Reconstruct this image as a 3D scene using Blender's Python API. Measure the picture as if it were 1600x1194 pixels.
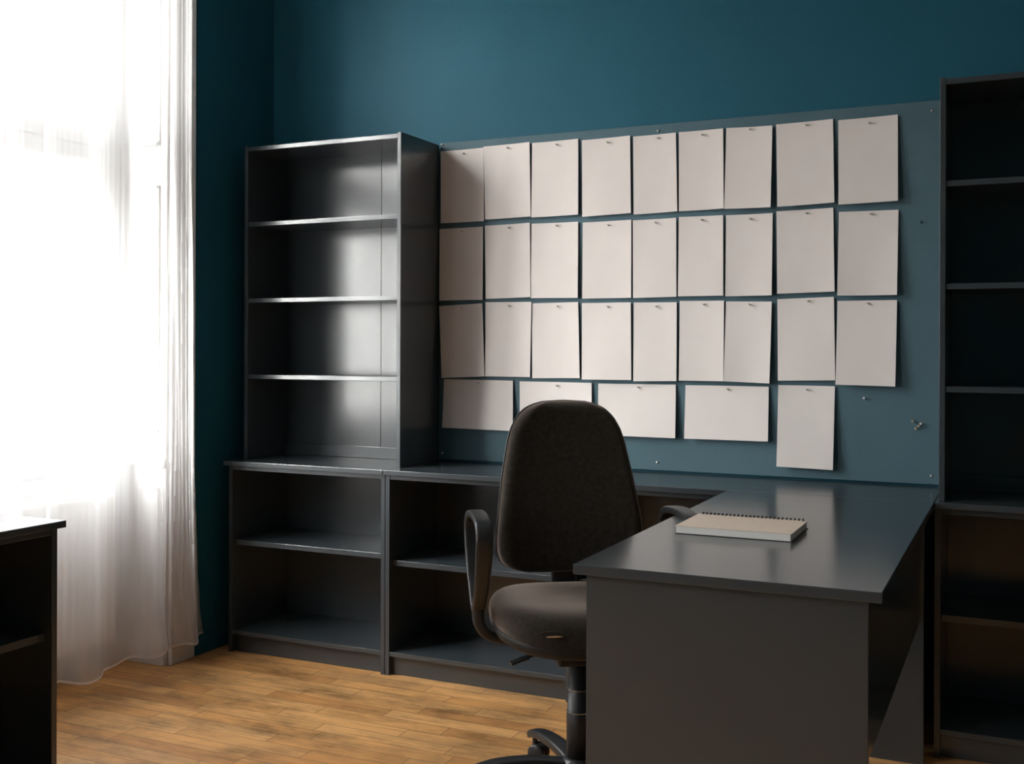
import bpy, bmesh, math, random
from mathutils import Vector, Matrix
from math import sin, cos, pi, radians

for o in list(bpy.data.objects):
    bpy.data.objects.remove(o, do_unlink=True)
S = bpy.context.scene
COL = S.collection

# ------------------------------------------------------------------ camera
YAW, ROLL = 0.4360842, 0.0034510
cam = bpy.data.cameras.new('camera')
cam.sensor_width = 36.0
cam.lens = 36.0 * 1705.91 / 1600.0
cam.shift_y = -53.0 / 1600.0
cam.clip_start = 0.05
camo = bpy.data.objects.new('camera', cam)
COL.objects.link(camo)
_R = Vector((cos(YAW), sin(YAW), 0)); _F = Vector((-sin(YAW), cos(YAW), 0)); _U = Vector((0, 0, 1))
_R2 = _R * cos(ROLL) + _U * sin(ROLL); _U2 = _U * cos(ROLL) - _R * sin(ROLL)
M = Matrix((( _R2.x, _U2.x, -_F.x, 2.79071), (_R2.y, _U2.y, -_F.y, -3.74133), (_R2.z, _U2.z, -_F.z, 1.18004), (0, 0, 0, 1)))
camo.matrix_world = M
S.camera = camo

# ------------------------------------------------------------------ view, world, daylight
S.view_settings.view_transform = 'Standard'
S.view_settings.look = 'None'
S.view_settings.gamma = 1.0
S.view_settings.use_curve_mapping = False
S.view_settings.exposure = 0.12
S.cycles.max_bounces = 10
S.cycles.diffuse_bounces = 6
S.cycles.glossy_bounces = 5
S.cycles.transmission_bounces = 8
S.cycles.transparent_max_bounces = 16
S.cycles.use_denoising = True
S.cycles.sample_clamp_indirect = 4.0

SKY = 24.5           # overcast sky seen through the windows
w = bpy.data.worlds.new('overcast_sky'); S.world = w
w.use_nodes = True
nt = w.node_tree; nt.nodes.clear()
out = nt.nodes.new('ShaderNodeOutputWorld'); bg = nt.nodes.new('ShaderNodeBackground')
tc = nt.nodes.new('ShaderNodeTexCoord'); sp = nt.nodes.new('ShaderNodeSeparateXYZ')
rp = nt.nodes.new('ShaderNodeValToRGB')
e = rp.color_ramp.elements                      # dim ground, low horizon, brighter cloud band above the roofs
e[0].position = 0.46; e[0].color = (0.042, 0.041, 0.040, 1)
e[1].position = 0.52; e[1].color = (0.048, 0.048, 0.048, 1)
for p_, c_ in ((0.62, (0.19, 0.19, 0.195)), (0.75, (0.80, 0.81, 0.84)), (0.85, (0.88, 0.90, 0.94)), (0.93, (0.62, 0.63, 0.66)), (1.0, (0.36, 0.37, 0.39))):
    k = e.new(p_); k.color = (*c_, 1)
mp = nt.nodes.new('ShaderNodeMapRange')
mp.inputs['From Min'].default_value = -1; mp.inputs['From Max'].default_value = 1
nt.links.new(tc.outputs['Generated'], sp.inputs[0]); nt.links.new(sp.outputs['Z'], mp.inputs['Value'])
nt.links.new(mp.outputs[0], rp.inputs[0]); nt.links.new(rp.outputs[0], bg.inputs['Color'])
bg.inputs['Strength'].default_value = SKY
nt.links.new(bg.outputs[0], out.inputs[0])

WIN = ((-2.15, -0.61), (-4.45, -2.85))      # the window openings in the left wall
for (ya, yb) in WIN:
    l = bpy.data.lights.new('window_portal', 'AREA'); l.shape = 'RECTANGLE'
    l.size = yb - ya - 0.2; l.size_y = 2.25
    l.cycles.is_portal = True
    lo = bpy.data.objects.new('window_portal', l); COL.objects.link(lo)
    lo.location = (-0.42, (ya + yb) / 2, 1.93)
    lo.rotation_euler = (0, -pi / 2, 0)     # shines towards +X

# hazy low sun behind thin cloud: a broad soft source shining in through the window
SUN = 20.0
l = bpy.data.lights.new('hazy_sun', 'SUN'); l.energy = SUN; l.angle = 0.95; l.color = (1.0, 0.985, 0.965)
lo = bpy.data.objects.new('hazy_sun', l); COL.objects.link(lo)
lo.location = (-3, -4, 4)
lo.rotation_euler = Vector((0.88, 1.0, -0.46)).to_track_quat('-Z', 'Y').to_euler()

# ------------------------------------------------------------------ helpers
def box(bm, x0, x1, y0, y1, z0, z1):
    v = [bm.verts.new(p) for p in ((x0,y0,z0),(x1,y0,z0),(x1,y1,z0),(x0,y1,z0),(x0,y0,z1),(x1,y0,z1),(x1,y1,z1),(x0,y1,z1))]
    for f in ((0,3,2,1),(4,5,6,7),(0,1,5,4),(1,2,6,5),(2,3,7,6),(3,0,4,7)):
        bm.faces.new([v[i] for i in f])

def mk(name, bm, mat, parent=None, bevel=0.0, smooth=False, loc=None, seg=2):
    if bevel:
        bmesh.ops.bevel(bm, geom=list(bm.edges), offset=bevel, segments=seg, profile=0.5, affect='EDGES', clamp_overlap=True)
    bmesh.ops.recalc_face_normals(bm, faces=bm.faces)
    if loc is not None:
        bmesh.ops.translate(bm, verts=bm.verts, vec=-Vector(loc))
    me = bpy.data.meshes.new(name); bm.to_mesh(me); bm.free()
    if smooth:
        for p in me.polygons: p.use_smooth = True
        me.set_sharp_from_angle(angle=radians(50))
    me.materials.append(mat)
    o = bpy.data.objects.new(name, me); COL.objects.link(o)
    if parent: o.parent = parent
    if loc is not None: o.location = loc
    return o

def bx(name, mat, parent, x0, x1, y0, y1, z0, z1, bevel=0.0012, **k):
    bm = bmesh.new(); box(bm, x0, x1, y0, y1, z0, z1)
    return mk(name, bm, mat, parent, bevel, **k)

def tag(o, label, cat, group=None, kind=None):
    if label: o['label'] = label
    if cat: o['category'] = cat
    if group: o['group'] = group
    if kind: o['kind'] = kind
    return o

def struct(o):
    o['kind'] = 'structure'; return o

def empty(name, loc=(0,0,0), rz=0.0):
    o = bpy.data.objects.new(name, None); COL.objects.link(o)
    o.empty_display_size = 0.1
    o.location = loc; o.rotation_euler = (0,0,rz)
    return o

def lathe(bm, prof, n=32, axis='Z', c=(0,0,0)):
    rings = []
    for r, h in prof:
        ring = []
        if r < 1e-6:
            p = {'Z':(0,0,h),'Y':(0,h,0),'X':(h,0,0)}[axis]
            ring = [bm.verts.new((p[0]+c[0],p[1]+c[1],p[2]+c[2]))]
        else:
            for i in range(n):
                a = 2*pi*i/n; u, v = r*cos(a), r*sin(a)
                p = {'Z':(u,v,h),'Y':(u,h,v),'X':(h,u,v)}[axis]
                ring.append(bm.verts.new((p[0]+c[0],p[1]+c[1],p[2]+c[2])))
        rings.append(ring)
    for a, b in zip(rings, rings[1:]):
        if len(a) == 1 and len(b) == 1: continue
        for i in range(n):
            j = (i+1) % n
            if len(a) == 1: bm.faces.new((a[0], b[i], b[j]))
            elif len(b) == 1: bm.faces.new((a[i], a[j], b[0]))
            else: bm.faces.new((a[i], a[j], b[j], b[i]))

def smooth_path(pts, n=8, closed=False):
    P = [Vector(p) for p in pts]; out = []
    N = len(P)
    rng = range(N) if closed else range(N-1)
    for i in rng:
        if closed: a,b,c,d = P[(i-1)%N],P[i],P[(i+1)%N],P[(i+2)%N]
        else: a,b,c,d = P[max(i-1,0)],P[i],P[i+1],P[min(i+2,N-1)]
        for k in range(n):
            t = k/n
            out.append(0.5*((2*b)+(c-a)*t+(2*a-5*b+4*c-d)*t*t+(3*b-a-3*c+d)*t**3))
    if not closed: out.append(P[-1].copy())
    return out

def strap(bm, path, lat, half, thick, closed=False, round_=0.3):
    """sweep a flat rounded strip along path; lat = vector (or list) across the strip"""
    n = len(path); rings = []
    k = 4
    prof = []
    for sx, sy in ((1,1),(-1,1),(-1,-1),(1,-1)):
        prof.append((sx, sy))
    for i, p in enumerate(path):
        if closed: t = (path[(i+1)%n]-path[i-1]).normalized()
        else: t = (path[min(i+1,n-1)]-path[max(i-1,0)]).normalized()
        L = (lat[i] if isinstance(lat, list) else lat).copy()
        L = (L - t*L.dot(t)).normalized()
        N = t.cross(L).normalized()
        h = half[i] if isinstance(half, list) else half
        th = thick[i] if isinstance(thick, list) else thick
        r = []
        m = 16
        for j in range(m):
            a = 2*pi*(j+0.5)/m
            ca, sa = cos(a), sin(a)
            e = 0.45
            r.append(bm.verts.new(p + L*h*math.copysign(abs(ca)**e, ca) + N*th*0.5*math.copysign(abs(sa)**e, sa)))
        rings.append(r)
    rng = range(n) if closed else range(n-1)
    for i in rng:
        a, b = rings[i], rings[(i+1)%n]
        for j in range(len(a)):
            q = (j+1) % len(a)
            bm.faces.new((a[j], a[q], b[q], b[j]))
    if not closed:
        bm.faces.new(rings[0]); bm.faces.new(list(reversed(rings[-1])))

# ------------------------------------------------------------------ materials
def newmat(name):
    m = bpy.data.materials.new(name); m.use_nodes = True
    return m, m.node_tree, m.node_tree.nodes['Principled BSDF']

def noise(nt, scale, detail=3, vec=None, rough=0.55):
    n = nt.nodes.new('ShaderNodeTexNoise'); n.inputs['Scale'].default_value = scale
    n.inputs['Detail'].default_value = detail; n.inputs['Roughness'].default_value = rough
    if vec is not None: nt.links.new(vec, n.inputs['Vector'])
    return n

def coords(nt, scale=(1,1,1), kind='Object'):
    t = nt.nodes.new('ShaderNodeTexCoord'); m = nt.nodes.new('ShaderNodeMapping')
    m.inputs['Scale'].default_value = scale
    nt.links.new(t.outputs[kind], m.inputs['Vector']); return m.outputs[0]

def ramp(nt, fac, stops):
    r = nt.nodes.new('ShaderNodeValToRGB'); e = r.color_ramp.elements
    while len(e) < len(stops): e.new(0.5)
    for k, (p, c) in enumerate(stops):
        e[k].position = p; e[k].color = (*c, 1)
    nt.links.new(fac, r.inputs[0]); return r.outputs[0]

def bump(nt, b, h, strength, dist=0.001):
    n = nt.nodes.new('ShaderNodeBump'); n.inputs['Strength'].default_value = strength
    n.inputs['Distance'].default_value = dist
    nt.links.new(h, n.inputs['Height']); nt.links.new(n.outputs[0], b.inputs['Normal'])

def plain(name, col, rough=0.5, metal=0.0, var=0.06, scale=14, spec=0.5, bmp=0.0, bscale=300):
    m, nt, b = newmat(name)
    v = coords(nt)
    n = noise(nt, scale, 4, v)
    lo = tuple(c*(1-var) for c in col); hi = tuple(min(1, c*(1+var)) for c in col)
    nt.links.new(ramp(nt, n.outputs['Fac'], [(0.3, lo), (0.7, hi)]), b.inputs['Base Color'])
    b.inputs['Roughness'].default_value = rough; b.inputs['Metallic'].default_value = metal
    b.inputs['Specular IOR Level'].default_value = spec
    if bmp:
        n2 = noise(nt, bscale, 2, v); bump(nt, b, n2.outputs['Fac'], bmp)
    return m

def wall_paint(name, col, bmp=0.35, scale=130, rough=0.55):
    m, nt, b = newmat(name)
    v = coords(nt)
    n = noise(nt, 1.6, 5, v)
    nt.links.new(ramp(nt, n.outputs['Fac'], [(0.3, tuple(c*0.93 for c in col)), (0.7, tuple(c*1.07 for c in col))]), b.inputs['Base Color'])
    b.inputs['Roughness'].default_value = rough; b.inputs['Specular IOR Level'].default_value = 0.18
    n2 = noise(nt, scale, 3, v, 0.6)
    bump(nt, b, n2.outputs['Fac'], bmp, 0.002)
    return m

TEAL = wall_paint('teal_wall_paint', (0.014, 0.098, 0.146))
BOARDM = wall_paint('grey_teal_board_paint', (0.080, 0.142, 0.172), 0.3, 220, 0.5)
CEIL = wall_paint('white_ceiling_paint', (0.75, 0.74, 0.71), 0.2, 60, 0.7)

def laminate(name, col, rough=0.195):
    m, nt, b = newmat(name)
    v = coords(nt)
    n = noise(nt, 5, 5, v)
    nt.links.new(ramp(nt, n.outputs['Fac'], [(0.2, tuple(c*0.97 for c in col)), (0.8, tuple(c*1.03 for c in col))]), b.inputs['Base Color'])
    n2 = noise(nt, 9, 4, v)
    r = nt.nodes.new('ShaderNodeMapRange'); r.inputs['To Min'].default_value = rough-0.015; r.inputs['To Max'].default_value = rough+0.02
    nt.links.new(n2.outputs['Fac'], r.inputs['Value']); nt.links.new(r.outputs[0], b.inputs['Roughness'])
    b.inputs['IOR'].default_value = 1.6; b.inputs['Specular IOR Level'].default_value = 0.65
    return m
LAM = laminate('grey_furniture_laminate', (0.042, 0.051, 0.058))

WHITE = plain('white_gloss_paint', (0.64, 0.62, 0.605), 0.4, var=0.03)
RADM = plain('white_radiator_enamel', (0.84, 0.82, 0.79), 0.35, var=0.03)
PLAST = plain('black_moulded_plastic', (0.022, 0.023, 0.025), 0.36, var=0.15, bmp=0.12, bscale=900)
METALB = plain('black_coated_steel', (0.014, 0.014, 0.015), 0.45, var=0.1)
STEEL = plain('bare_steel', (0.55, 0.56, 0.57), 0.3, metal=1.0)
PINM = plain('pale_plastic_pin', (0.64, 0.62, 0.58), 0.25, var=0.05)
DPINM = plain('dark_plastic_pin', (0.02, 0.05, 0.05), 0.25, var=0.05)
WOODPIN = plain('wooden_pin', (0.45, 0.32, 0.22), 0.5, var=0.1)

def fabric():
    m, nt, b = newmat('brown_woven_upholstery')
    v = coords(nt)
    n = noise(nt, 90, 4, v); n2 = noise(nt, 700, 2, v)
    mx = nt.nodes.new('ShaderNodeMath'); mx.operation = 'MULTIPLY_ADD'; mx.inputs[1].default_value = 0.6
    nt.links.new(n2.outputs['Fac'], mx.inputs[0]); nt.links.new(n.outputs['Fac'], mx.inputs[2])
    nt.links.new(ramp(nt, mx.outputs[0], [(0.55, (0.014,0.012,0.0095)), (1.05, (0.034,0.028,0.0225))]), b.inputs['Base Color'])
    b.inputs['Roughness'].default_value = 0.9
    b.inputs['Sheen Weight'].default_value = 0.45; b.inputs['Sheen Roughness'].default_value = 0.45
    b.inputs['Sheen Tint'].default_value = (1.0, 0.80, 0.68, 1)
    b.inputs['Specular IOR Level'].default_value = 0.2
    bump(nt, b, n2.outputs['Fac'], 0.5, 0.001)
    return m
FABRIC = fabric()
FOAM = plain('exposed_orange_foam', (0.42, 0.26, 0.13), 0.9, var=0.25, scale=200, bmp=0.5)

def paper():
    m, nt, b = newmat('cream_blank_paper')
    v = coords(nt)
    n = noise(nt, 5, 4, v)
    nt.links.new(ramp(nt, n.outputs['Fac'], [(0.3, (0.73,0.67,0.645)), (0.7, (0.78,0.72,0.695))]), b.inputs['Base Color'])
    b.inputs['Roughness'].default_value = 0.75; b.inputs['Specular IOR Level'].default_value = 0.2
    n2 = noise(nt, 260, 3, v); bump(nt, b, n2.outputs['Fac'], 0.06, 0.0006)
    return m
PAPER = paper()
KRAFT = plain('pale_kraft_card', (0.80, 0.66, 0.54), 0.7, var=0.05, scale=60)
PAGES = plain('white_page_edges', (0.86, 0.84, 0.81), 0.8, var=0.05, scale=400)
COVERD = plain('dark_back_cover', (0.06, 0.055, 0.05), 0.6)

def curtain_mat(name, thin, tint):
    m = bpy.data.materials.new(name); m.use_nodes = True
    nt = m.node_tree; nt.nodes.clear()
    o = nt.nodes.new('ShaderNodeOutputMaterial')
    tr = nt.nodes.new('ShaderNodeBsdfTransparent'); tl = nt.nodes.new('ShaderNodeBsdfTranslucent'); df = nt.nodes.new('ShaderNodeBsdfDiffuse')
    tr.inputs['Color'].default_value = (1, 0.985, 0.98, 1)
    tl.inputs['Color'].default_value = (*tint, 1); df.inputs['Color'].default_value = (*tint, 1)
    m1 = nt.nodes.new('ShaderNodeMixShader'); m1.inputs[0].default_value = 0.42
    nt.links.new(tl.outputs[0], m1.inputs[1]); nt.links.new(df.outputs[0], m1.inputs[2])
    m2 = nt.nodes.new('ShaderNodeMixShader')
    v = coords(nt, (28, 28, 0.3))
    n = noise(nt, 1.0, 4, v)
    mr = nt.nodes.new('ShaderNodeMapRange'); mr.inputs['From Min'].default_value = 0.3; mr.inputs['From Max'].default_value = 0.7
    mr.inputs['To Min'].default_value = 1-thin-0.025; mr.inputs['To Max'].default_value = 1-thin+0.025
    nt.links.new(n.outputs['Fac'], mr.inputs['Value']); nt.links.new(mr.outputs[0], m2.inputs[0])
    nt.links.new(tr.outputs[0], m2.inputs[1]); nt.links.new(m1.outputs[0], m2.inputs[2])
    nt.links.new(m2.outputs[0], o.inputs[0])
    return m
SHEER = curtain_mat('white_sheer_voile', 0.57, (0.95, 0.93, 0.93))
SHEER2 = curtain_mat('dense_white_voile', 0.42, (0.86, 0.82, 0.83))
SHEER_DIM = curtain_mat('light_dimming_voile', 0.30, (0.80, 0.77, 0.77))  # density chosen to hold back light at the second window
HEMM = curtain_mat('folded_voile_hem', 0.15, (0.90, 0.87, 0.86))

def glass():
    m = bpy.data.materials.new('window_glass'); m.use_nodes = True
    nt = m.node_tree; nt.nodes.clear()
    o = nt.nodes.new('ShaderNodeOutputMaterial'); tr = nt.nodes.new('ShaderNodeBsdfTransparent'); gl = nt.nodes.new('ShaderNodeBsdfGlossy')
    gl.inputs['Roughness'].default_value = 0.0; tr.inputs['Color'].default_value = (0.96, 0.98, 0.97, 1)
    f = nt.nodes.new('ShaderNodeFresnel'); 
    ge = nt.nodes.new('ShaderNodeNewGeometry'); mi = nt.nodes.new('ShaderNodeMapRange')   # same reflectance on both faces
    mi.inputs['To Min'].default_value = 1.45; mi.inputs['To Max'].default_value = 1/1.45
    nt.links.new(ge.outputs['Backfacing'], mi.inputs['Value']); nt.links.new(mi.outputs[0], f.inputs['IOR'])
    mx = nt.nodes.new('ShaderNodeMixShader')
    nt.links.new(f.outputs[0], mx.inputs[0]); nt.links.new(tr.outputs[0], mx.inputs[1]); nt.links.new(gl.outputs[0], mx.inputs[2])
    nt.links.new(mx.outputs[0], o.inputs[0]); return m
GLASS = glass()

def math_(nt, op, a, b=None, c=None):
    n = nt.nodes.new('ShaderNodeMath'); n.operation = op
    for k, v in enumerate((a, b, c)):
        if v is None: continue
        if isinstance(v, (int, float)): n.inputs[k].default_value = v
        else: nt.links.new(v, n.inputs[k])
    return n.outputs[0]

def parquet():
    m, nt, b = newmat('worn_oak_strip_parquet')
    W, L = 0.068, 0.46
    t = nt.nodes.new('ShaderNodeTexCoord'); s = nt.nodes.new('ShaderNodeSeparateXYZ')
    nt.links.new(t.outputs['Object'], s.inputs[0])
    yv = math_(nt, 'DIVIDE', s.outputs['Y'], W); row = math_(nt, 'FLOOR', yv); fy = math_(nt, 'FRACT', yv)
    wn = nt.nodes.new('ShaderNodeTexWhiteNoise'); wn.noise_dimensions = '1D'; nt.links.new(row, wn.inputs['W'])
    xv = math_(nt, 'ADD', math_(nt, 'DIVIDE', s.outputs['X'], L), math_(nt, 'MULTIPLY', wn.outputs['Value'], 3.0))
    col = math_(nt, 'FLOOR', xv); fx = math_(nt, 'FRACT', xv)
    cb = nt.nodes.new('ShaderNodeCombineXYZ'); nt.links.new(row, cb.inputs[0]); nt.links.new(col, cb.inputs[1])
    w2 = nt.nodes.new('ShaderNodeTexWhiteNoise'); w2.noise_dimensions = '2D'; nt.links.new(cb.outputs[0], w2.inputs['Vector'])
    # grain: stretched along the strip, shifted per strip
    g = nt.nodes.new('ShaderNodeCombineXYZ')
    nt.links.new(math_(nt, 'MULTIPLY', s.outputs['X'], 5.0), g.inputs[0])
    nt.links.new(math_(nt, 'MULTIPLY', s.outputs['Y'], 90.0), g.inputs[1])
    nt.links.new(math_(nt, 'MULTIPLY', w2.outputs['Value'], 40.0), g.inputs[2])
    gr = noise(nt, 1.0, 5, g.outputs[0], 0.6)
    big = noise(nt, 2.3, 5, t.outputs['Object'], 0.6)
    base = ramp(nt, w2.outputs['Value'], [(0.0, (0.58,0.270,0.090)), (0.35, (0.70,0.350,0.118)), (0.7, (0.79,0.425,0.160)), (1.0, (0.64,0.330,0.120))])
    gcol = ramp(nt, gr.outputs['Fac'], [(0.30, (0.55,0.48,0.42)), (0.46, (0.93,0.91,0.89)), (0.75, (1.1,1.1,1.1))])
    mx = nt.nodes.new('ShaderNodeMixRGB'); mx.blend_type = 'MULTIPLY'; mx.inputs[0].default_value = 0.75
    nt.links.new(base, mx.inputs[1]); nt.links.new(gcol, mx.inputs[2])
    warp = nt.nodes.new('ShaderNodeMapping'); warp.inputs['Scale'].default_value = (1.0, 2.2, 1.0)
    nt.links.new(t.outputs['Object'], warp.inputs['Vector'])
    big2 = noise(nt, 3.4, 7, warp.outputs[0], 0.68)
    scol = ramp(nt, big2.outputs['Fac'], [(0.33, (0.36,0.37,0.40)), (0.45, (0.72,0.74,0.80)), (0.58, (1,1,1))])
    m2 = nt.nodes.new('ShaderNodeMixRGB'); m2.blend_type = 'MULTIPLY'; m2.inputs[0].default_value = 0.9
    nt.links.new(mx.outputs[0], m2.inputs[1]); nt.links.new(scol, m2.inputs[2])
    # joints
    e1 = math_(nt, 'MINIMUM', fy, math_(nt, 'SUBTRACT', 1.0, fy)); e2 = math_(nt, 'MINIMUM', fx, math_(nt, 'SUBTRACT', 1.0, fx))
    j = math_(nt, 'MINIMUM', math_(nt, 'MULTIPLY', e1, W), math_(nt, 'MULTIPLY', e2, L))
    jr = nt.nodes.new('ShaderNodeMapRange'); jr.inputs['From Min'].default_value = 0.0004; jr.inputs['From Max'].default_value = 0.0016
    nt.links.new(j, jr.inputs['Value'])
    m3 = nt.nodes.new('ShaderNodeMixRGB'); m3.blend_type = 'MIX'; m3.inputs[1].default_value = (0.10, 0.045, 0.018, 1)
    nt.links.new(jr.outputs[0], m3.inputs[0]); nt.links.new(m2.outputs[0], m3.inputs[2])
    nt.links.new(m3.outputs[0], b.inputs['Base Color'])
    rr = nt.nodes.new('ShaderNodeMapRange'); rr.inputs['To Min'].default_value = 0.38; rr.inputs['To Max'].default_value = 0.62
    nt.links.new(big.outputs['Fac'], rr.inputs['Value']); nt.links.new(rr.outputs[0], b.inputs['Roughness'])
    h = math_(nt, 'ADD', jr.outputs[0], math_(nt, 'MULTIPLY', gr.outputs['Fac'], 0.3))
    bump(nt, b, h, 0.25, 0.0015)
    return m
PARQ = parquet()

# ------------------------------------------------------------------ room shell
XL, XR, YB, YF, ZC = -0.072, 4.6, 0.012, -5.5, 3.50
struct(bx('floor', PARQ, None, XL-0.42, XR+0.1, YF-0.1, YB+0.1, -0.12, 0.0, 0))
struct(bx('ceiling', CEIL, None, XL-0.42, XR+0.1, YF-0.1, YB+0.1, ZC, ZC+0.12, 0))
struct(bx('wall_back', TEAL, None, XL-0.42, XR+0.1, YB, YB+0.1, 0, ZC, 0))
BOUNCEW = wall_paint('grey_bounce_wall_paint', (0.42, 0.44, 0.445), 0.2, 60, 0.7)  # out-of-view wall made paler than the teal ones to bounce fill light
struct(bx('wall_right', BOUNCEW, None, XR, XR+0.1, YF, YB, 0, ZC, 0))
struct(bx('wall_front', TEAL, None, XL-0.42, XR+0.1, YF-0.1, YF, 0, ZC, 0))
bm = bmesh.new()
ZT = 3.12
box(bm, XL-0.42, XL, WIN[0][1], YB, 0, ZC)
box(bm, XL-0.42, XL, WIN[1][1], WIN[0][0], 0, ZC)
box(bm, XL-0.42, XL, YF, WIN[1][0], 0, ZC)
for ya, yb in WIN:
    box(bm, XL-0.42, XL, ya, yb, ZT, ZC)
    box(bm, XL-0.42, -0.30, ya, yb, 0, 0.735)
struct(mk('wall_left', bm, TEAL))
bm = bmesh.new()
box(bm, XL, XL+0.014, -0.485, YB, 0, 0.062); box(bm, XL, XL+0.010, -0.485, YB, 0.062, 0.110)
struct(mk('baseboard_left', bm, TEAL, None, 0.002))

def window(name, ya, yb):
    W = struct(empty(name, (-0.30, (ya+yb)/2, 0.0)))
    ox, oy = -0.30, (ya+yb)/2
    def p(n, mat, x0, x1, y0, y1, z0, z1, b=0.003):
        return bx(n, mat, W, x0-ox, x1-ox, y0-oy, y1-oy, z0, z1, b)
    def parts(n, mat, boxes, b=0.003):
        bm = bmesh.new()
        for (x0,x1,y0,y1,z0,z1) in boxes: box(bm, x0-ox, x1-ox, y0-oy, y1-oy, z0, z1)
        return mk(n, bm, mat, W, b)
    xf0, xf1 = -0.37, -0.30
    # lining boards of the niche with raised panel mouldings
    for s, y in ((1, yb), (-1, ya)):
        yi = y - s*0.012
        bxs = [(-0.30, XL, min(y,yi), max(y,yi), 0.0, ZT-0.001)]
        yj = yi - s*0.008
        def fr(z0, z1, x0=-0.27, x1=-0.105, m=0.014):
            for b_ in ((x0,x1,z0,z0+m),(x0,x1,z1-m,z1),(x0,x0+m,z0,z1),(x1-m,x1,z0,z1)):
                bxs.append((b_[0], b_[1], min(yi,yj), max(yi,yj), b_[2], b_[3]))
        fr(0.86, 1.78); fr(1.93, 2.95); fr(0.17, 0.66)
        bxs.append((-0.298, XL-0.001, min(yi,yj)-0.0, max(yi,yj), 0.735, 0.765))
        bxs.append((-0.298, XL-0.001, min(yi,yj), max(yi,yj), 0.0, 0.10))
        parts('reveal_panel', WHITE, bxs, 0.002)
    parts('reveal_soffit', WHITE, [(-0.30, XL, ya+0.012, yb-0.012, ZT-0.012, ZT-0.001)], 0.002)
    # apron below the sill, behind the radiator
    parts('apron', WHITE, [(-0.30, -0.29, ya+0.012, yb-0.012, 0.0, 0.72)], 0.002)
    # architrave on the room side
    parts('casing', WHITE, [(XL, XL+0.018, yb-0.002, yb+0.125, 0, ZT+0.12), (XL, XL+0.018, ya-0.125, ya+0.002, 0, ZT+0.12),
                            (XL, XL+0.018, ya+0.002, yb-0.002, ZT-0.002, ZT+0.12)], 0.004)
    parts('sill', WHITE, [(-0.365, -0.262, ya+0.013, yb-0.013, 0.728, 0.758)], 0.006)
    yi0, yi1 = ya+0.013, yb-0.013
    parts('outer_frame', WHITE, [(xf0,xf1,yi0,yi0+0.075,0.758,ZT-0.013),(xf0,xf1,yi1-0.075,yi1,0.758,ZT-0.013),
                           (xf0,xf1,yi0+0.075,yi1-0.075,0.758,0.785),(xf0,xf1,yi0+0.075,yi1-0.075,ZT-0.083,ZT-0.013)], 0.004)
    parts('transom', WHITE, [(xf0-0.01,xf1+0.012,yi0+0.075,yi1-0.075,1.915,2.02),(xf0,xf1+0.026,yi0+0.075,yi1-0.075,1.95,1.985)], 0.004)
    ym = (ya+yb)/2
    for z0, z1 in ((0.785, 1.915), (2.02, ZT-0.083)):
        for y0, y1 in ((yi0+0.075, ym), (ym, yi1-0.075)):
            st = 0.072
            bm = bmesh.new()
            for b_ in ((y0+.001,y0+st,z0+.001,z1-.001),(y1-st,y1-.001,z0+.001,z1-.001),(y0+st,y1-st,z0+.001,z0+st*0.7),(y0+st,y1-st,z1-st*0.7,z1-.001)):
                box(bm, xf0+0.012-ox, xf1+0.006-ox, b_[0]-oy, b_[1]-oy, b_[2], b_[3])
            s_ = mk('sash', bm, WHITE, W, 0.004)
            bx('glass_pane', GLASS, s_, -0.338-ox, -0.334-ox, y0+st-0.01-oy, y1-st+0.01-oy, z0+st*0.7-0.01, z1-st*0.7+0.01, 0)
    return W
window('window_1', *WIN[0]); window('window_2', *WIN[1])

def radiator(yc, w_, label):
    R = empty('radiator', (-0.256, yc, 0.0)); tag(R, label, 'radiator')
    h0, h1 = 0.10, 0.66
    bm = bmesh.new(); n = int(w_/0.036)
    # fluted front sheet
    prof = []
    for i in range(n):
        y0 = -w_/2 + i*w_/n; d = w_/n
        prof += [(y0, 0.045), (y0+d*0.30, 0.045), (y0+d*0.42, 0.058), (y0+d*0.88, 0.058)]
    prof.append((w_/2, 0.045))
    prev = None
    for (y, x) in prof:
        a = bm.verts.new((x, y, h0+0.02)); b_ = bm.verts.new((x, y, h1-0.02))
        c = bm.verts.new((0.03, y, h0)); d_ = bm.verts.new((0.03, y, h1))
        if prev:
            pa, pb, pc, pd = prev
            bm.faces.new((pa, a, b_, pb)); bm.faces.new((pc, c, a, pa)); bm.faces.new((pb, b_, d_, pd))
        prev = (a, b_, c, d_)
    mk('front_sheet', bm, RADM, R)
    bx('back_sheet', RADM, R, -0.03, -0.012, -w_/2, w_/2, h0, h1, 0.003)
    for s in (-1, 1):
        bx('side_panel', RADM, R, -0.03, 0.048, s*w_/2-0.004, s*w_/2+0.004, h0, h1, 0.002)
    bm = bmesh.new()
    box(bm, -0.03, -0.026, -w_/2, w_/2, h1-0.004, h1); box(bm, 0.04, 0.044, -w_/2, w_/2, h1-0.004, h1)
    k = int(w_/0.02)
    for i in range(k):
        y = -w_/2 + (i+0.25)*w_/k; box(bm, -0.026, 0.04, y, y+0.008, h1-0.003, h1)
    mk('top_grille', bm, RADM, R)
    for s in (-1, 1):
        bx('foot', RADM, R, -0.02, 0.02, s*(w_/2-0.12)-0.015, s*(w_/2-0.12)+0.015, 0.0, h0+0.01, 0.003)
    return R
radiator(-1.37, 1.26, 'white panel radiator under the curtained window')

# ------------------------------------------------------------------ curtains
def catmull(pts, n):
    return smooth_path([(p[0], p[1], 0) for p in pts], n)

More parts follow.
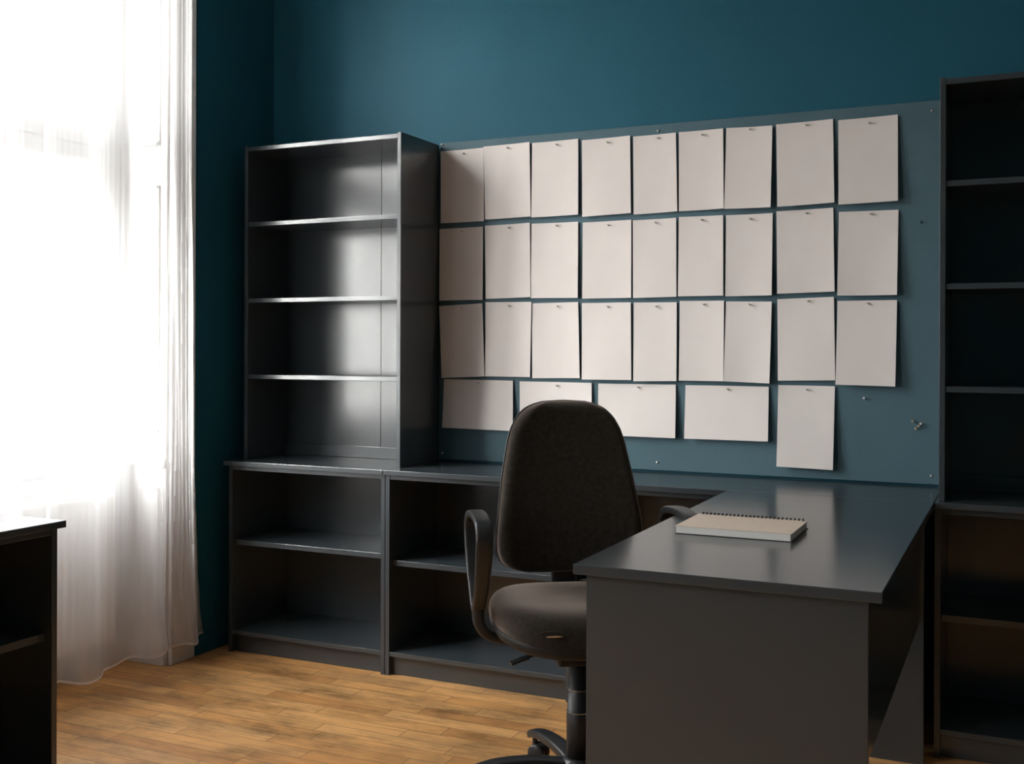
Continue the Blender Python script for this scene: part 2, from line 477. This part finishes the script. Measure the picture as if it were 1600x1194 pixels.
def curtain(name, path_lo, path_hi, mat, z0, z1, fine, label, group):
    lo, hi = catmull(path_lo, 10), catmull(path_hi, 10)
    assert len(lo) == len(hi)
    nz = 36; bm = bmesh.new(); rows = []
    random.seed(7)
    for k in range(nz+1):
        t = k/nz; z = z0 + (z1-z0)*t
        # the flare of the hem relaxes quickly above the floor
        f = min(1.0, (t/0.55))**0.6
        row = []
        for i, (a, b_) in enumerate(zip(lo, hi)):
            p = a*(1-f) + b_*f
            amp = fine[1] if p.y > fine[0] else fine[2]
            p = p + Vector((amp*sin(p.y*310+i*0.35+0.6*t), amp*0.5*cos(p.y*200+i*0.5), 0))
            zz = z + (0.006*sin(i*0.21) if k == 0 else 0)
            row.append(bm.verts.new((max(p.x, XL+0.021), p.y, zz)))
        rows.append(row)
    for r0, r1 in zip(rows, rows[1:]):
        for i in range(len(r0)-1):
            bm.faces.new((r0[i], r0[i+1], r1[i+1], r1[i]))
    hemc = [(v.co.copy()) for v in rows[0]]
    o = mk(name, bm, mat, None, 0, True)
    tag(o, label, 'curtain', group)
    bm = bmesh.new(); pr = None
    for c in hemc:
        a = bm.verts.new((c.x+0.0012, c.y-0.0012, c.z-0.001)); b_ = bm.verts.new((c.x+0.0012, c.y-0.0012, c.z+0.007))
        if pr: bm.faces.new((pr[0], a, b_, pr[1]))
        pr = (a, b_)
    mk('hem', bm, HEMM, o, 0, True)
    return o

lo = [(-0.03,-1.47),(-0.04,-1.42),(0.0,-1.385),(0.025,-1.35),(-0.02,-1.31),(-0.04,-1.285),(0.0,-1.262),(0.03,-1.228),(-0.03,-1.195),(-0.05,-1.16),
      (-0.049,-1.129),(0.009,-1.09),(0.025,-1.035),(-0.016,-0.975),(-0.048,-0.925),(-0.049,-0.871),(-0.048,-0.81),(-0.017,-0.774),(0.017,-0.735),(-0.012,-0.675),(-0.048,-0.635),
      (-0.015,-0.600),(0.024,-0.592),(0.012,-0.548),(-0.045,-0.478),(-0.047,-0.445)]
hi = [(-0.03,-1.49),(-0.04,-1.45),(-0.01,-1.42),(0.015,-1.39),(-0.02,-1.35),(-0.03,-1.32),(-0.01,-1.29),(0.02,-1.262),(-0.025,-1.225),(-0.035,-1.20),
      (-0.03,-1.17),(-0.01,-1.13),(0.015,-1.075),(-0.02,-1.02),(-0.035,-0.98),(-0.03,-0.945),(-0.005,-0.915),(0.012,-0.895),(-0.01,-0.86),(-0.03,-0.80),(-0.02,-0.735),
      (0.01,-0.685),(-0.012,-0.655),(0.012,-0.625),(0.012,-0.590),(-0.03,-0.575)]
curtain('sheer_curtain', lo, hi, SHEER, 0.078, 3.42, (-0.72, 0.0042, 0.0008),
        'long white sheer curtain panel gathered beside the teal wall corner', 'white sheer curtains at the window')
lo2 = [(0.03 + 0.022*sin(i*1.9), -2.25 + i*0.0372) for i in range(25)]
hi2 = [(0.03 + 0.018*sin(i*1.9), -2.25 + i*0.0368) for i in range(25)]
lo2[-1] = (0.035, -1.352); hi2[-1] = (0.035, -1.385)
curtain('sheer_curtain', lo2, hi2, SHEER2, 0.078, 3.42, (9, 0, 0.002),
        'denser white sheer curtain panel at the left edge of the photo behind the low cabinet', 'white sheer curtains at the window')
lo3 = [(0.01 + 0.025*sin(i*1.9), -4.6 + i*0.0485) for i in range(40)]  # out-of-view curtain, added to weaken the sun through the second window
curtain('sheer_curtain', lo3, lo3, SHEER_DIM, 0.078, 3.42, (9, 0, 0.002),
        'unseen white sheer curtain added to dim the light from the second window', 'white sheer curtains at the window')
bm = bmesh.new(); box(bm, -0.055, 0.055, -4.75, -0.42, 3.42, 3.50)
tag(mk('curtain_rail', bm, WHITE, None, 0.003), 'white curtain rail on the ceiling above the window', 'curtain rail')

# ------------------------------------------------------------------ pinboard, sheets, pins
PB = empty('pinboard', (0, 0.012, 0)); tag(PB, 'wide grey teal painted pinboard covering the wall between the bookcases', 'pinboard')
bx('board', BOARDM, PB, 0.7335, 2.70, -0.012, -0.0004, 0.7465, 1.979, 0.002)
for x, z in ((0.745,1.972),(1.619,1.955),(2.531,1.946),(0.750,0.771),(1.620,0.775),(2.532,0.775)):
    bm = bmesh.new(); lathe(bm, [(0,-0.0165),(0.0026,-0.016),(0.0042,-0.0145),(0.0045,-0.0125),(0.0045,-0.0115)], 16, 'Y', (x, 0, z))
    s_ = mk('screw', bm, STEEL, PB, 0, True); s_['label'] = 'small shiny screw head'

def pin(x, z, y0, mat, label, group=None, tilt=0.0):
    bm = bmesh.new()
    lathe(bm, [(0,0.004),(0.0007,0.0035),(0.0007,-0.002),(0.0030,-0.0022),(0.0034,-0.004),(0.0020,-0.006),(0.0019,-0.009),(0.0036,-0.011),(0.0036,-0.0128),(0,-0.0132)], 14, 'Y')
    bmesh.ops.rotate(bm, verts=bm.verts, cent=(0,0,0), matrix=Matrix.Rotation(tilt, 3, 'X'))
    o = mk('push_pin', bm, mat, None, 0, True); o.location = (x, y0, z)
    return tag(o, label, 'push pin', group)

ORD = ['first','second','third','fourth','fifth','sixth','seventh','eighth','ninth']
SHEETS = [
    ('A1', (0.741,1.945), (0.927,1.946), (0.934,1.664), (0.747,1.664) , (0.841,1.933), 0.0060, 0.0144),
    ('A2', (0.929,1.949), (1.121,1.952), (1.130,1.672), (0.940,1.669) , (1.030,1.939), 0.0100, 0.0170),
    ('A3', (1.130,1.948), (1.315,1.950), (1.320,1.670), (1.132,1.668) , (1.229,1.937), 0.0060, 0.0160),
    ('A4', (1.330,1.943), (1.515,1.946), (1.522,1.666), (1.335,1.661) , (1.429,1.929), 0.0060, 0.0135),
    ('A5', (1.527,1.941), (1.685,1.943), (1.693,1.664), (1.532,1.660) , (1.616,1.931), 0.0060, 0.0127),
    ('A6', (1.696,1.943), (1.854,1.944), (1.859,1.665), (1.700,1.663) , (1.779,1.930), 0.0060, 0.0160),
    ('A7', (1.866,1.943), (2.024,1.939), (2.022,1.660), (1.863,1.662) , (1.947,1.934), 0.0100, 0.0252),
    ('A8', (2.036,1.942), (2.223,1.945), (2.231,1.665), (2.044,1.660) , (2.135,1.933), 0.0060, 0.0240),
    ('A9', (2.240,1.939), (2.427,1.942), (2.430,1.660), (2.244,1.657) , (2.338,1.923), 0.0060, 0.0237),
    ('B1', (0.737,1.643), (0.926,1.644), (0.929,1.364), (0.742,1.364) , (0.836,1.632), 0.0060, 0.0142),
    ('B2', (0.934,1.647), (1.122,1.650), (1.130,1.371), (0.944,1.367) , (1.034,1.637), 0.0060, 0.0174),
    ('B3', (1.129,1.646), (1.316,1.645), (1.319,1.365), (1.130,1.367) , (1.230,1.636), 0.0060, 0.0148),
    ('B4', (1.334,1.641), (1.521,1.643), (1.524,1.362), (1.336,1.362) , (1.432,1.630), 0.0060, 0.0137),
    ('B5', (1.527,1.640), (1.687,1.642), (1.691,1.363), (1.531,1.361) , (1.610,1.630), 0.0060, 0.0131),
    ('B6', (1.697,1.644), (1.855,1.643), (1.858,1.364), (1.697,1.364) , (1.777,1.633), 0.0060, 0.0141),
    ('B7', (1.865,1.642), (2.025,1.642), (2.026,1.362), (1.867,1.361) , (1.947,1.628), 0.0060, 0.0213),
    ('B8', (2.038,1.647), (2.225,1.650), (2.232,1.371), (2.044,1.367) , (2.136,1.638), 0.0060, 0.0203),
    ('B9', (2.243,1.635), (2.430,1.633), (2.428,1.356), (2.241,1.357) , (2.342,1.626), 0.0060, 0.0241),
    ('C1', (0.736,1.343), (0.924,1.351), (0.941,1.072), (0.756,1.063) , (0.837,1.336), 0.0060, 0.0200),
    ('C2', (0.940,1.355), (1.131,1.353), (1.130,1.072), (0.943,1.072) , (1.038,1.341), 0.0100, 0.0179),
    ('C3', (1.131,1.348), (1.317,1.350), (1.328,1.071), (1.138,1.068) , (1.235,1.338), 0.0060, 0.0151),
    ('C4', (1.332,1.346), (1.520,1.346), (1.527,1.067), (1.337,1.066) , (1.432,1.333), 0.0060, 0.0183),
    ('C5', (1.531,1.345), (1.690,1.344), (1.694,1.066), (1.535,1.063) , (1.614,1.333), 0.0060, 0.0193),
    ('C6', (1.701,1.348), (1.859,1.347), (1.861,1.068), (1.703,1.068) , (1.786,1.337), 0.0060, 0.0205),
    ('C7', (1.867,1.344), (2.024,1.341), (2.020,1.063), (1.863,1.068) , (1.948,1.334), 0.0100, 0.0248),
    ('C8', (2.042,1.349), (2.228,1.354), (2.234,1.077), (2.046,1.073) , (2.143,1.343), 0.0060, 0.0129),
    ('C9', (2.240,1.340), (2.427,1.340), (2.424,1.060), (2.237,1.063) , (2.335,1.333), 0.0100, 0.0261),
    ('D1', (0.759,1.059), (1.054,1.057), (1.061,0.868), (0.760,0.871) , (0.910,1.048), 0.0060, 0.0220),
    ('D2', (1.082,1.055), (1.371,1.054), (1.377,0.864), (1.090,0.871) , (1.233,1.044), 0.0060, 0.0220),
    ('D3', (1.397,1.052), (1.688,1.053), (1.691,0.865), (1.401,0.866) , (1.548,1.044), 0.0060, 0.0220),
    ('D4', (1.723,1.052), (2.014,1.052), (2.015,0.866), (1.723,0.865) , (1.871,1.043), 0.0060, 0.0220),
    ('D5', (2.046,1.058), (2.232,1.057), (2.229,0.780), (2.044,0.783) , (2.140,1.046), 0.0060, 0.0220),
]
ROWN = {'A':'top row','B':'second row','C':'third row','D':'bottom row'}
random.seed(11)
for key, tl, tr, br, bl, pn, yt, yb in SHEETS:
    r, c = key[0], int(key[1])
    if r != 'D': desc = 'blank cream portrait sheet, %s from left in the %s of the pinboard' % (ORD[c-1], ROWN[r]); where = '%s sheet from left, %s' % (ORD[c-1], ROWN[r])
    elif c < 5:
        desc = 'blank cream landscape sheet, %s from left in the bottom row of the pinboard' % ORD[c-1]; where = '%s landscape sheet in the bottom row' % ORD[c-1]
    else: desc = 'blank cream portrait sheet hanging alone at the right of the bottom row'; where = 'portrait sheet in the bottom row'
    e = yt - 0.006; yp = 0.0022 + e
    bm = bmesh.new(); NU, NV = 12, 16; g = []
    ph = random.uniform(0, 6.28); cu = random.uniform(0.0, 0.35)
    for j in range(NV+1):
        t = j/NV; row = []
        for i in range(NU+1):
            s = i/NU
            x = (tl[0]*(1-s)+tr[0]*s)*(1-t) + (bl[0]*(1-s)+br[0]*s)*t
            z = (tl[1]*(1-s)+tr[1]*s)*(1-t) + (bl[1]*(1-s)+br[1]*s)*t
            q = (2*s-1)**2
            top = yp + (yt-yp)*q
            bot = yb*(1-cu + cu*q)
            k = t**1.25
            y = top*(1-k) + bot*k + 0.0012*sin(3.0*s+2.2*t+ph)*t*(1-q)
            row.append(bm.verts.new((x, -y, z)))
        g.append(row)
    for a, b_ in zip(g, g[1:]):
        for i in range(NU): bm.faces.new((a[i], a[i+1], b_[i+1], b_[i]))
    bmesh.ops.recalc_face_normals(bm, faces=bm.faces)
    bmesh.ops.solidify(bm, geom=list(bm.faces), thickness=0.00035)
    o = mk('paper_sheet', bm, PAPER, None, 0, True, loc=(pn[0], -0.001, pn[1]))
    tag(o, desc, 'paper', 'blank sheets on the pinboard')
    pin(pn[0], pn[1]-0.002, -(yp+0.0005), PINM, 'small push pin holding the ' + where, 'push pins holding the sheets', random.uniform(-0.25, 0.1))
pin(2.325, 1.018, -0.001, PINM, 'white push pin alone on bare board right of the lowest sheet', None, -0.2)
pin(2.475, 0.949, -0.001, WOODPIN, 'small brown push pin, leftmost of the cluster at the board right', 'spare pins clustered on the board')
pin(2.500, 0.942, -0.001, PINM, 'small pale push pin, topmost of the cluster at the board right', 'spare pins clustered on the board')
pin(2.493, 0.934, -0.001, WOODPIN, 'small brown push pin in the middle of the cluster at the board right', 'spare pins clustered on the board')
pin(2.485, 0.926, -0.001, WOODPIN, 'small brown push pin, lowest of the cluster at the board right', 'spare pins clustered on the board')
pin(2.500, 1.588, -0.001, DPINM, 'dark green push pin on the bare board near the right bookcase', None, -0.2)

# ------------------------------------------------------------------ furniture
PT = 0.0172
def cabinet(loc, rz, W, D, shelf_z, label, top=False, H=0.7215, bot_z=0.085):
    """open low shelf unit; local x 0..W, front at y 0, back at y D"""
    C = empty('shelf_cabinet', loc, rz); tag(C, label, 'cabinet', 'grey low open shelf cabinets')
    bx('side_panel', LAM, C, 0, PT, 0, D, 0, H)
    bx('side_panel', LAM, C, W-PT, W, 0, D, 0, H)
    bx('back_panel', LAM, C, PT, W-PT, D-0.016, D-0.008, 0.07, H-0.0175, 0.0006)
    bx('top_panel', LAM, C, PT, W-PT, 0.002, D-0.008, H-0.0165, H)
    bx('shelf', LAM, C, PT+0.001, W-PT-0.001, 0.024, D-0.017, shelf_z-0.0195, shelf_z)
    bx('bottom_panel', LAM, C, PT, W-PT, 0.001, D-0.017, bot_z-0.0165, bot_z)
    bx('plinth', LAM, C, PT, W-PT, 0.021, 0.037, 0, bot_z-0.0175)
    if top:
        bx('top_board', LAM, C, -0.016, W+0.014, -0.0155, D+0.004, H+0.0003, H+0.0185, 0.0016)
    return C
YC = -0.366
cabinet((0.008, YC, 0), 0, 0.7065, 0.366, 0.4315, 'low grey open shelf cabinet under the left bookcase')
cabinet((0.7165, YC, 0), 0, 0.7205, 0.366, 0.411, 'low grey open shelf cabinet behind the office chair')
cabinet((1.4385, YC, 0), 0, 0.7205, 0.366, 0.411, 'low grey shelf cabinet mostly hidden behind the desk top')
cabinet((2.566, YC, 0), 0, 0.716, 0.366, 0.411, 'low dark shelf cabinet under the right bookcase')
cabinet((0.585, -2.474, 0), pi/2, 0.75, 0.372, 0.4565, 'low dark shelf cabinet in front of the curtain at the left edge', top=True)

def worktop(x0, x1, label):
    o = bx('worktop', LAM, None, x0, x1, -0.3805, 0.0105, 0.7217, 0.740, 0.0018, loc=(x0, -0.3805, 0.7217))
    return tag(o, label, 'worktop', 'grey worktops on the low cabinets')
worktop(-0.008, 0.7128, 'short grey worktop carrying the left bookcase')
worktop(0.7142, 2.5655, 'long grey worktop running behind the chair and desk')
worktop(2.5672, 3.288, 'dark worktop carrying the right bookcase')

def bookcase(x0, x1, yf, label, rail=True):
    B = empty('bookcase', (x0, yf, 0.7402)); tag(B, label, 'bookcase', 'tall grey open bookcases')
    W, D, H = x1-x0, -yf-0.0005, 1.231
    P_ = 0.0165
    bx('side_panel', LAM, B, 0, P_, 0, D, 0, H)
    bx('side_panel', LAM, B, W-P_, W, 0, D, 0, H)
    bx('top_panel', LAM, B, P_, W-P_, 0.002, D-0.026, H-0.0215, H-0.0045)
    bm = bmesh.new()
    box(bm, P_, 0.468, D-0.030, D-0.022, 0.001, H-0.005); box(bm, 0.4695, W-P_, D-0.030, D-0.022, 0.001, H-0.005)
    mk('back_panel', bm, LAM, B, 0.0006)
    if rail: bx('bottom_rail', LAM, B, P_, W-P_, D-0.046, D-0.030, 0.0, 0.046)
    for z in (0.931, 0.6315, 0.3325):
        bx('shelf', LAM, B, P_+0.0008, W-P_-0.0008, 0.005, D-0.031, z-0.017, z)
    return B
bookcase(0.0185, 0.7315, -0.2897, 'tall empty grey bookcase standing by the corner left of the pinboard')
bookcase(2.5755, 3.288, -0.338, 'tall empty dark bookcase cut off by the right edge of the photo')

# desk
D_ = empty('desk', (2.265, -1.026, 0)); tag(D_, 'grey desk with panel ends projecting from the worktop toward the viewer', 'desk')
def dp(n, x0, x1, y0, y1, z0, z1, b=0.0015): return bx(n, LAM, D_, x0-2.265, x1-2.265, y0+1.026, y1+1.026, z0, z1, b)
dp('desk_top', 1.964, 2.566, -1.6712, -0.3812, 0.7193, 0.740, 0.002)
dp('end_panel', 1.988, 2.540, -1.656, -1.638, 0, 0.719)
dp('end_panel', 1.988, 2.544, -0.440, -0.422, 0, 0.719)
dp('modesty_panel', 2.519, 2.535, -1.6375, -0.4405, 0.41, 0.719)

# notebook
N_ = empty('notebook', (2.183, -1.115, 0.7402)); tag(N_, 'thick spiral notebook with pale kraft cover lying on the desk', 'notebook')
nw, nd = 0.137, 0.105
bx('back_cover', COVERD, N_, -nw, nw, -nd, nd, 0, 0.0013, 0.0004)
bx('page_block', PAGES, N_, -nw+0.002, nw-0.003, -nd+0.001, nd-0.004, 0.0014, 0.0172, 0.0006)
bx('front_cover', KRAFT, N_, -nw, nw, -nd, nd, 0.0173, 0.0190, 0.0005)
bm = bmesh.new()
for i in range(26):
    x = -nw+0.012 + i*(2*nw-0.024)/25
    ring = [Vector((x+0.0016*(a/20), nd-0.002+0.0085*cos(2*pi*a/20), 0.0118+0.0115*sin(2*pi*a/20))) for a in range(20)]
    strap(bm, ring, Vector((1,0,0)), 0.0016, 0.0016, closed=True)
mk('wire_binding', bm, METALB, N_, 0, True)

# ------------------------------------------------------------------ office chair (local: faces -y)
CH = empty('office_chair', (1.738, -1.054, 0), radians(34)); tag(CH, 'brown fabric office chair with black armrests standing beside the desk', 'office chair')

def lerp_tab(tab, z):
    for (a, va), (b_, vb) in zip(tab, tab[1:]):
        if a <= z <= b_:
            t = (z-a)/(b_-a) if b_ > a else 0
            return va + (vb-va)*t
    return tab[-1][1] if z > tab[-1][0] else tab[0][1]
WTAB = [(0.560,0.0),(0.563,0.075),(0.569,0.130),(0.576,0.158),(0.585,0.178),(0.600,0.193),(0.625,0.202),(0.654,0.2045),(0.70,0.201),(0.743,0.196),(0.832,0.183),(0.92,0.166),(0.955,0.155),(0.983,0.140),(1.000,0.125),(1.012,0.110),(1.022,0.088),(1.029,0.060),(1.0325,0.0)]
def back_y(x, z):
    t = (z-0.56)/0.4725
    return 0.150 + 0.050*t - 0.020*math.exp(-((z-0.70)/0.12)**2) - 0.038*(x/0.2)**2
def pad(bm, grow, yoff_f, tf, tb, zc=0.796):
    NZ, NX = 56, 28
    zs = [0.5602 + 0.4721*(0.5-0.5*cos(pi*k/NZ)) for k in range(NZ+1)]
    F, B = [], []
    for z in zs:
        w_ = max(lerp_tab(WTAB, z), 0.002) + grow
        zz = zc + (z-zc)*(1+grow*2.1)
        rf, rb = [], []
        for i in range(NX+1):
            u = -sin(pi/2*(1-2*i/NX)) if True else 0
            x = w_*u
            # distance to outline, used to round the edge
            ez = min(z-0.56, 1.0325-z); 
            d = min(w_*(1-abs(u)), ez*1.0)
            R_ = 0.032; k = math.sqrt(max(0.0, 1-(1-min(d,R_)/R_)**2))
            y = back_y(x, z) + yoff_f
            rf.append(bm.verts.new((x, y - tf*k, zz))); rb.append(bm.verts.new((x, y + tb*k, zz)))
        F.append(rf); B.append(rb)
    for G, flip in ((F, 0), (B, 1)):
        for a, b_ in zip(G, G[1:]):
            for i in range(NX):
                bm.faces.new((a[i], a[i+1], b_[i+1], b_[i]))
    bmesh.ops.remove_doubles(bm, verts=bm.verts, dist=0.0002)
bm = bmesh.new(); pad(bm, 0.0, 0.012, 0.036, 0.004)
br_ = mk('backrest', bm, FABRIC, CH, 0, True)
bm = bmesh.new(); pad(bm, 0.003, 0.024, 0.007, 0.020)
sh = mk('back_shell', bm, PLAST, br_, 0, True); sh['label'] = 'black plastic shell behind the backrest'

def rings(bm, lst, ex=3.0, n=64, hx=0.235, hy=0.228, dz=None):
    prev = None
    for s, z in lst:
        ring = []
        if s == 0: ring = [bm.verts.new((0, 0, z + (dz(0,0) if dz else 0)))]
        else:
            for i in range(n):
                a = 2*pi*i/n; ca, sa = cos(a), sin(a)
                x = hx*s*math.copysign(abs(ca)**(2/ex), ca); y = hy*s*math.copysign(abs(sa)**(2/ex), sa)
                ring.append(bm.verts.new((x, y, z + (dz(x,y) if dz else 0))))
        if prev:
            for i in range(n):
                j = (i+1) % n
                if len(prev) == 1: bm.faces.new((prev[0], ring[i], ring[j]))
                elif len(ring) == 1: bm.faces.new((prev[i], prev[j], ring[0]))
                else: bm.faces.new((prev[i], prev[j], ring[j], ring[i]))
        prev = ring
sd = lambda x, y: -0.020*max(0.0, (-y-0.10)/0.13)**2 + 0.008*(abs(x)/0.23)**2
bm = bmesh.new()
rings(bm, [(0,0.520),(0.15,0.520),(0.3,0.5215),(0.45,0.5235),(0.6,0.5255),(0.7,0.5265),(0.78,0.526),(0.85,0.523),(0.90,0.518),(0.945,0.510),(0.975,0.500),(0.993,0.488),(1.0,0.476),(0.996,0.466),(0.985,0.460),(0.6,0.458),(0,0.458)], dz=sd)
seat = mk('seat', bm, FABRIC, CH, 0, True)
bm = bmesh.new()
rings(bm, [(0,0.457),(0.9,0.459),(0.985,0.4595),(0.992,0.456),(0.985,0.446),(0.955,0.434),(0.90,0.425),(0.80,0.419),(0.5,0.414),(0,0.414)], dz=lambda x,y: sd(x,y)*0.8)
MATTE = plain('matte_black_plastic', (0.012, 0.012, 0.012), 0.65, var=0.1)
ss = mk('seat_shell', bm, MATTE, seat, 0, True); ss['label'] = 'black plastic tray under the seat'
# worn hole in the front edge showing foam
bm = bmesh.new()
for sc, (px, py, pz) in (((0.021, 0.005, 0.0021), (-0.112, -0.2238, 0.4812)),):
    bmesh.ops.create_uvsphere(bm, u_segments=20, v_segments=10, radius=1.0)
    bmesh.ops.scale(bm, verts=bm.verts, vec=sc)
    bmesh.ops.rotate(bm, verts=bm.verts, cent=(0,0,0), matrix=Matrix.Rotation(-0.06, 3, 'Z'))
    bmesh.ops.translate(bm, verts=bm.verts, vec=(px, py, pz))
fo = mk('exposed_foam', bm, FOAM, seat, 0, True); fo['label'] = 'orange foam showing through a worn slit'
bm = bmesh.new()
strap(bm, smooth_path([(-0.150,-0.214,0.484),(-0.140,-0.2175,0.490),(-0.115,-0.2205,0.4915),(-0.090,-0.2235,0.489),(-0.082,-0.2245,0.484)], 6), Vector((0,-0.5,1)), 0.0022, 0.002)
mk('frayed_edge', bm, FABRIC, seat, 0, True)

# armrests: closed teardrop loop plus a bracket curving under the seat
for sx in (-1, 1):
    X = 0.272*sx
    loop = smooth_path([(X,-0.014,0.505),(X,-0.070,0.560),(X,-0.115,0.630),(X,-0.136,0.695),(X,-0.118,0.733),(X,-0.055,0.746),(X,0.035,0.744),(X,0.098,0.730),(X,0.118,0.694),(X,0.092,0.620),(X,0.042,0.550)], 7, True)
    bm = bmesh.new()
    half = [0.017 + 0.0045*min(1.0, max(0.0, (p.z-0.50)/0.16)) for p in loop]
    th = [0.015 + 0.006*min(1.0, max(0.0, (p.z-0.68)/0.05)) for p in loop]
    strap(bm, loop, Vector((1,0,0)), half, th, closed=True)
    br = smooth_path([(X,-0.012,0.530),(X,-0.012,0.500),(X-0.003*sx,-0.010,0.468),(X-0.022*sx,-0.006,0.440),(X-0.058*sx,0.0,0.424),(X-0.12*sx,0.004,0.414),(X-0.17*sx,0.005,0.411)], 6)
    strap(bm, br, Vector((0,1,0)), 0.022, [0.032-0.012*i/len(br) for i in range(len(br))])
    mk('armrest', bm, PLAST, CH, 0, True)
# backrest post, mechanism, lever, column
bm = bmesh.new()
strap(bm, smooth_path([(0,0.02,0.405),(0,0.14,0.400),(0,0.195,0.415),(0,0.215,0.47),(0,0.212,0.60),(0,0.218,0.74)], 6), Vector((1,0,0)), 0.036, 0.018)
mk('back_post', bm, METALB, CH, 0, True)
bx('tilt_mechanism', METALB, CH, -0.075, 0.075, -0.09, 0.11, 0.365, 0.4135, 0.008)
bm = bmesh.new()
strap(bm, smooth_path([(-0.06,-0.03,0.392),(-0.12,-0.042,0.390),(-0.155,-0.048,0.382)], 5), Vector((0,1,0)), 0.005, 0.008)
strap(bm, smooth_path([(-0.145,-0.046,0.384),(-0.170,-0.050,0.378),(-0.192,-0.054,0.371)], 5), Vector((0,1,0.2)), 0.009, 0.008)
mk('height_lever', bm, PLAST, CH, 0, True)
bm = bmesh.new()
lathe(bm, [(0,0.095),(0.0338,0.095),(0.0338,0.2245),(0.0325,0.2262),(0.0312,0.2262),(0.0312,0.2835),(0.030,0.2850),(0.0288,0.2850),(0.0288,0.366),(0,0.366)], 40)
col_ = mk('gas_column', bm, METALB, CH, 0, False)
for p in col_.data.polygons: p.use_smooth = abs(p.normal.z) < 0.5
for z, r in ((0.2250, 0.0342), (0.2838, 0.0316)):
    bm = bmesh.new(); lathe(bm, [(r-0.003, z-0.001),(r, z-0.0008),(r, z+0.0008),(r-0.003, z+0.001)], 40)
    k = mk('collar_ring', bm, STEEL, col_, 0, True)
BASE_A = [139, 211, 283, 355, 67]
bm = bmesh.new(); lathe(bm, [(0,0.055),(0.045,0.055),(0.052,0.070),(0.050,0.090),(0.042,0.100),(0.0345,0.105),(0,0.105)], 40)
base = mk('base_hub', bm, PLAST, CH, 0, True)
for a in BASE_A:
    al = radians(a - 34); d = Vector((cos(al), sin(al), 0)); n_ = Vector((-sin(al), cos(al), 0))
    bm = bmesh.new()
    pts = smooth_path([d*0.036+Vector((0,0,0.083)), d*0.12+Vector((0,0,0.093)), d*0.21+Vector((0,0,0.090)), d*0.265+Vector((0,0,0.080)), d*0.288+Vector((0,0,0.070))], 5)
    m_ = len(pts)
    strap(bm, pts, n_, [0.026-0.008*i/m_ for i in range(m_)], [0.030-0.010*i/m_ for i in range(m_)])
    mk('base_leg', bm, PLAST, CH, 0, True)
    c = d*0.272
    ang = al + pi/2 + 0.6
    w_ = Vector((cos(ang), sin(ang), 0))
    bm = bmesh.new()
    for s in (-1, 1):
        b2 = bmesh.new()
        lathe(b2, [(0,-0.009),(0.022,-0.009),(0.0255,-0.006),(0.0255,0.006),(0.022,0.009),(0,0.009)], 28, 'X')
        Mx = Matrix.Translation(c + w_*0.0135*s + Vector((0,0,0.0256)) + Vector((-sin(ang),cos(ang),0))*0.012) @ Matrix.Rotation(ang, 4, 'Z')
        bmesh.ops.transform(b2, matrix=Mx, verts=b2.verts)
        tm = bpy.data.meshes.new('t'); b2.to_mesh(tm); b2.free(); bm.from_mesh(tm); bpy.data.meshes.remove(tm)
    b2 = bmesh.new(); lathe(b2, [(0,0.03),(0.008,0.03),(0.008,0.072),(0,0.072)], 14, 'Z', tuple(c))
    tm = bpy.data.meshes.new('t'); b2.to_mesh(tm); b2.free(); bm.from_mesh(tm); bpy.data.meshes.remove(tm)
    mk('caster', bm, PLAST, CH, 0, True)
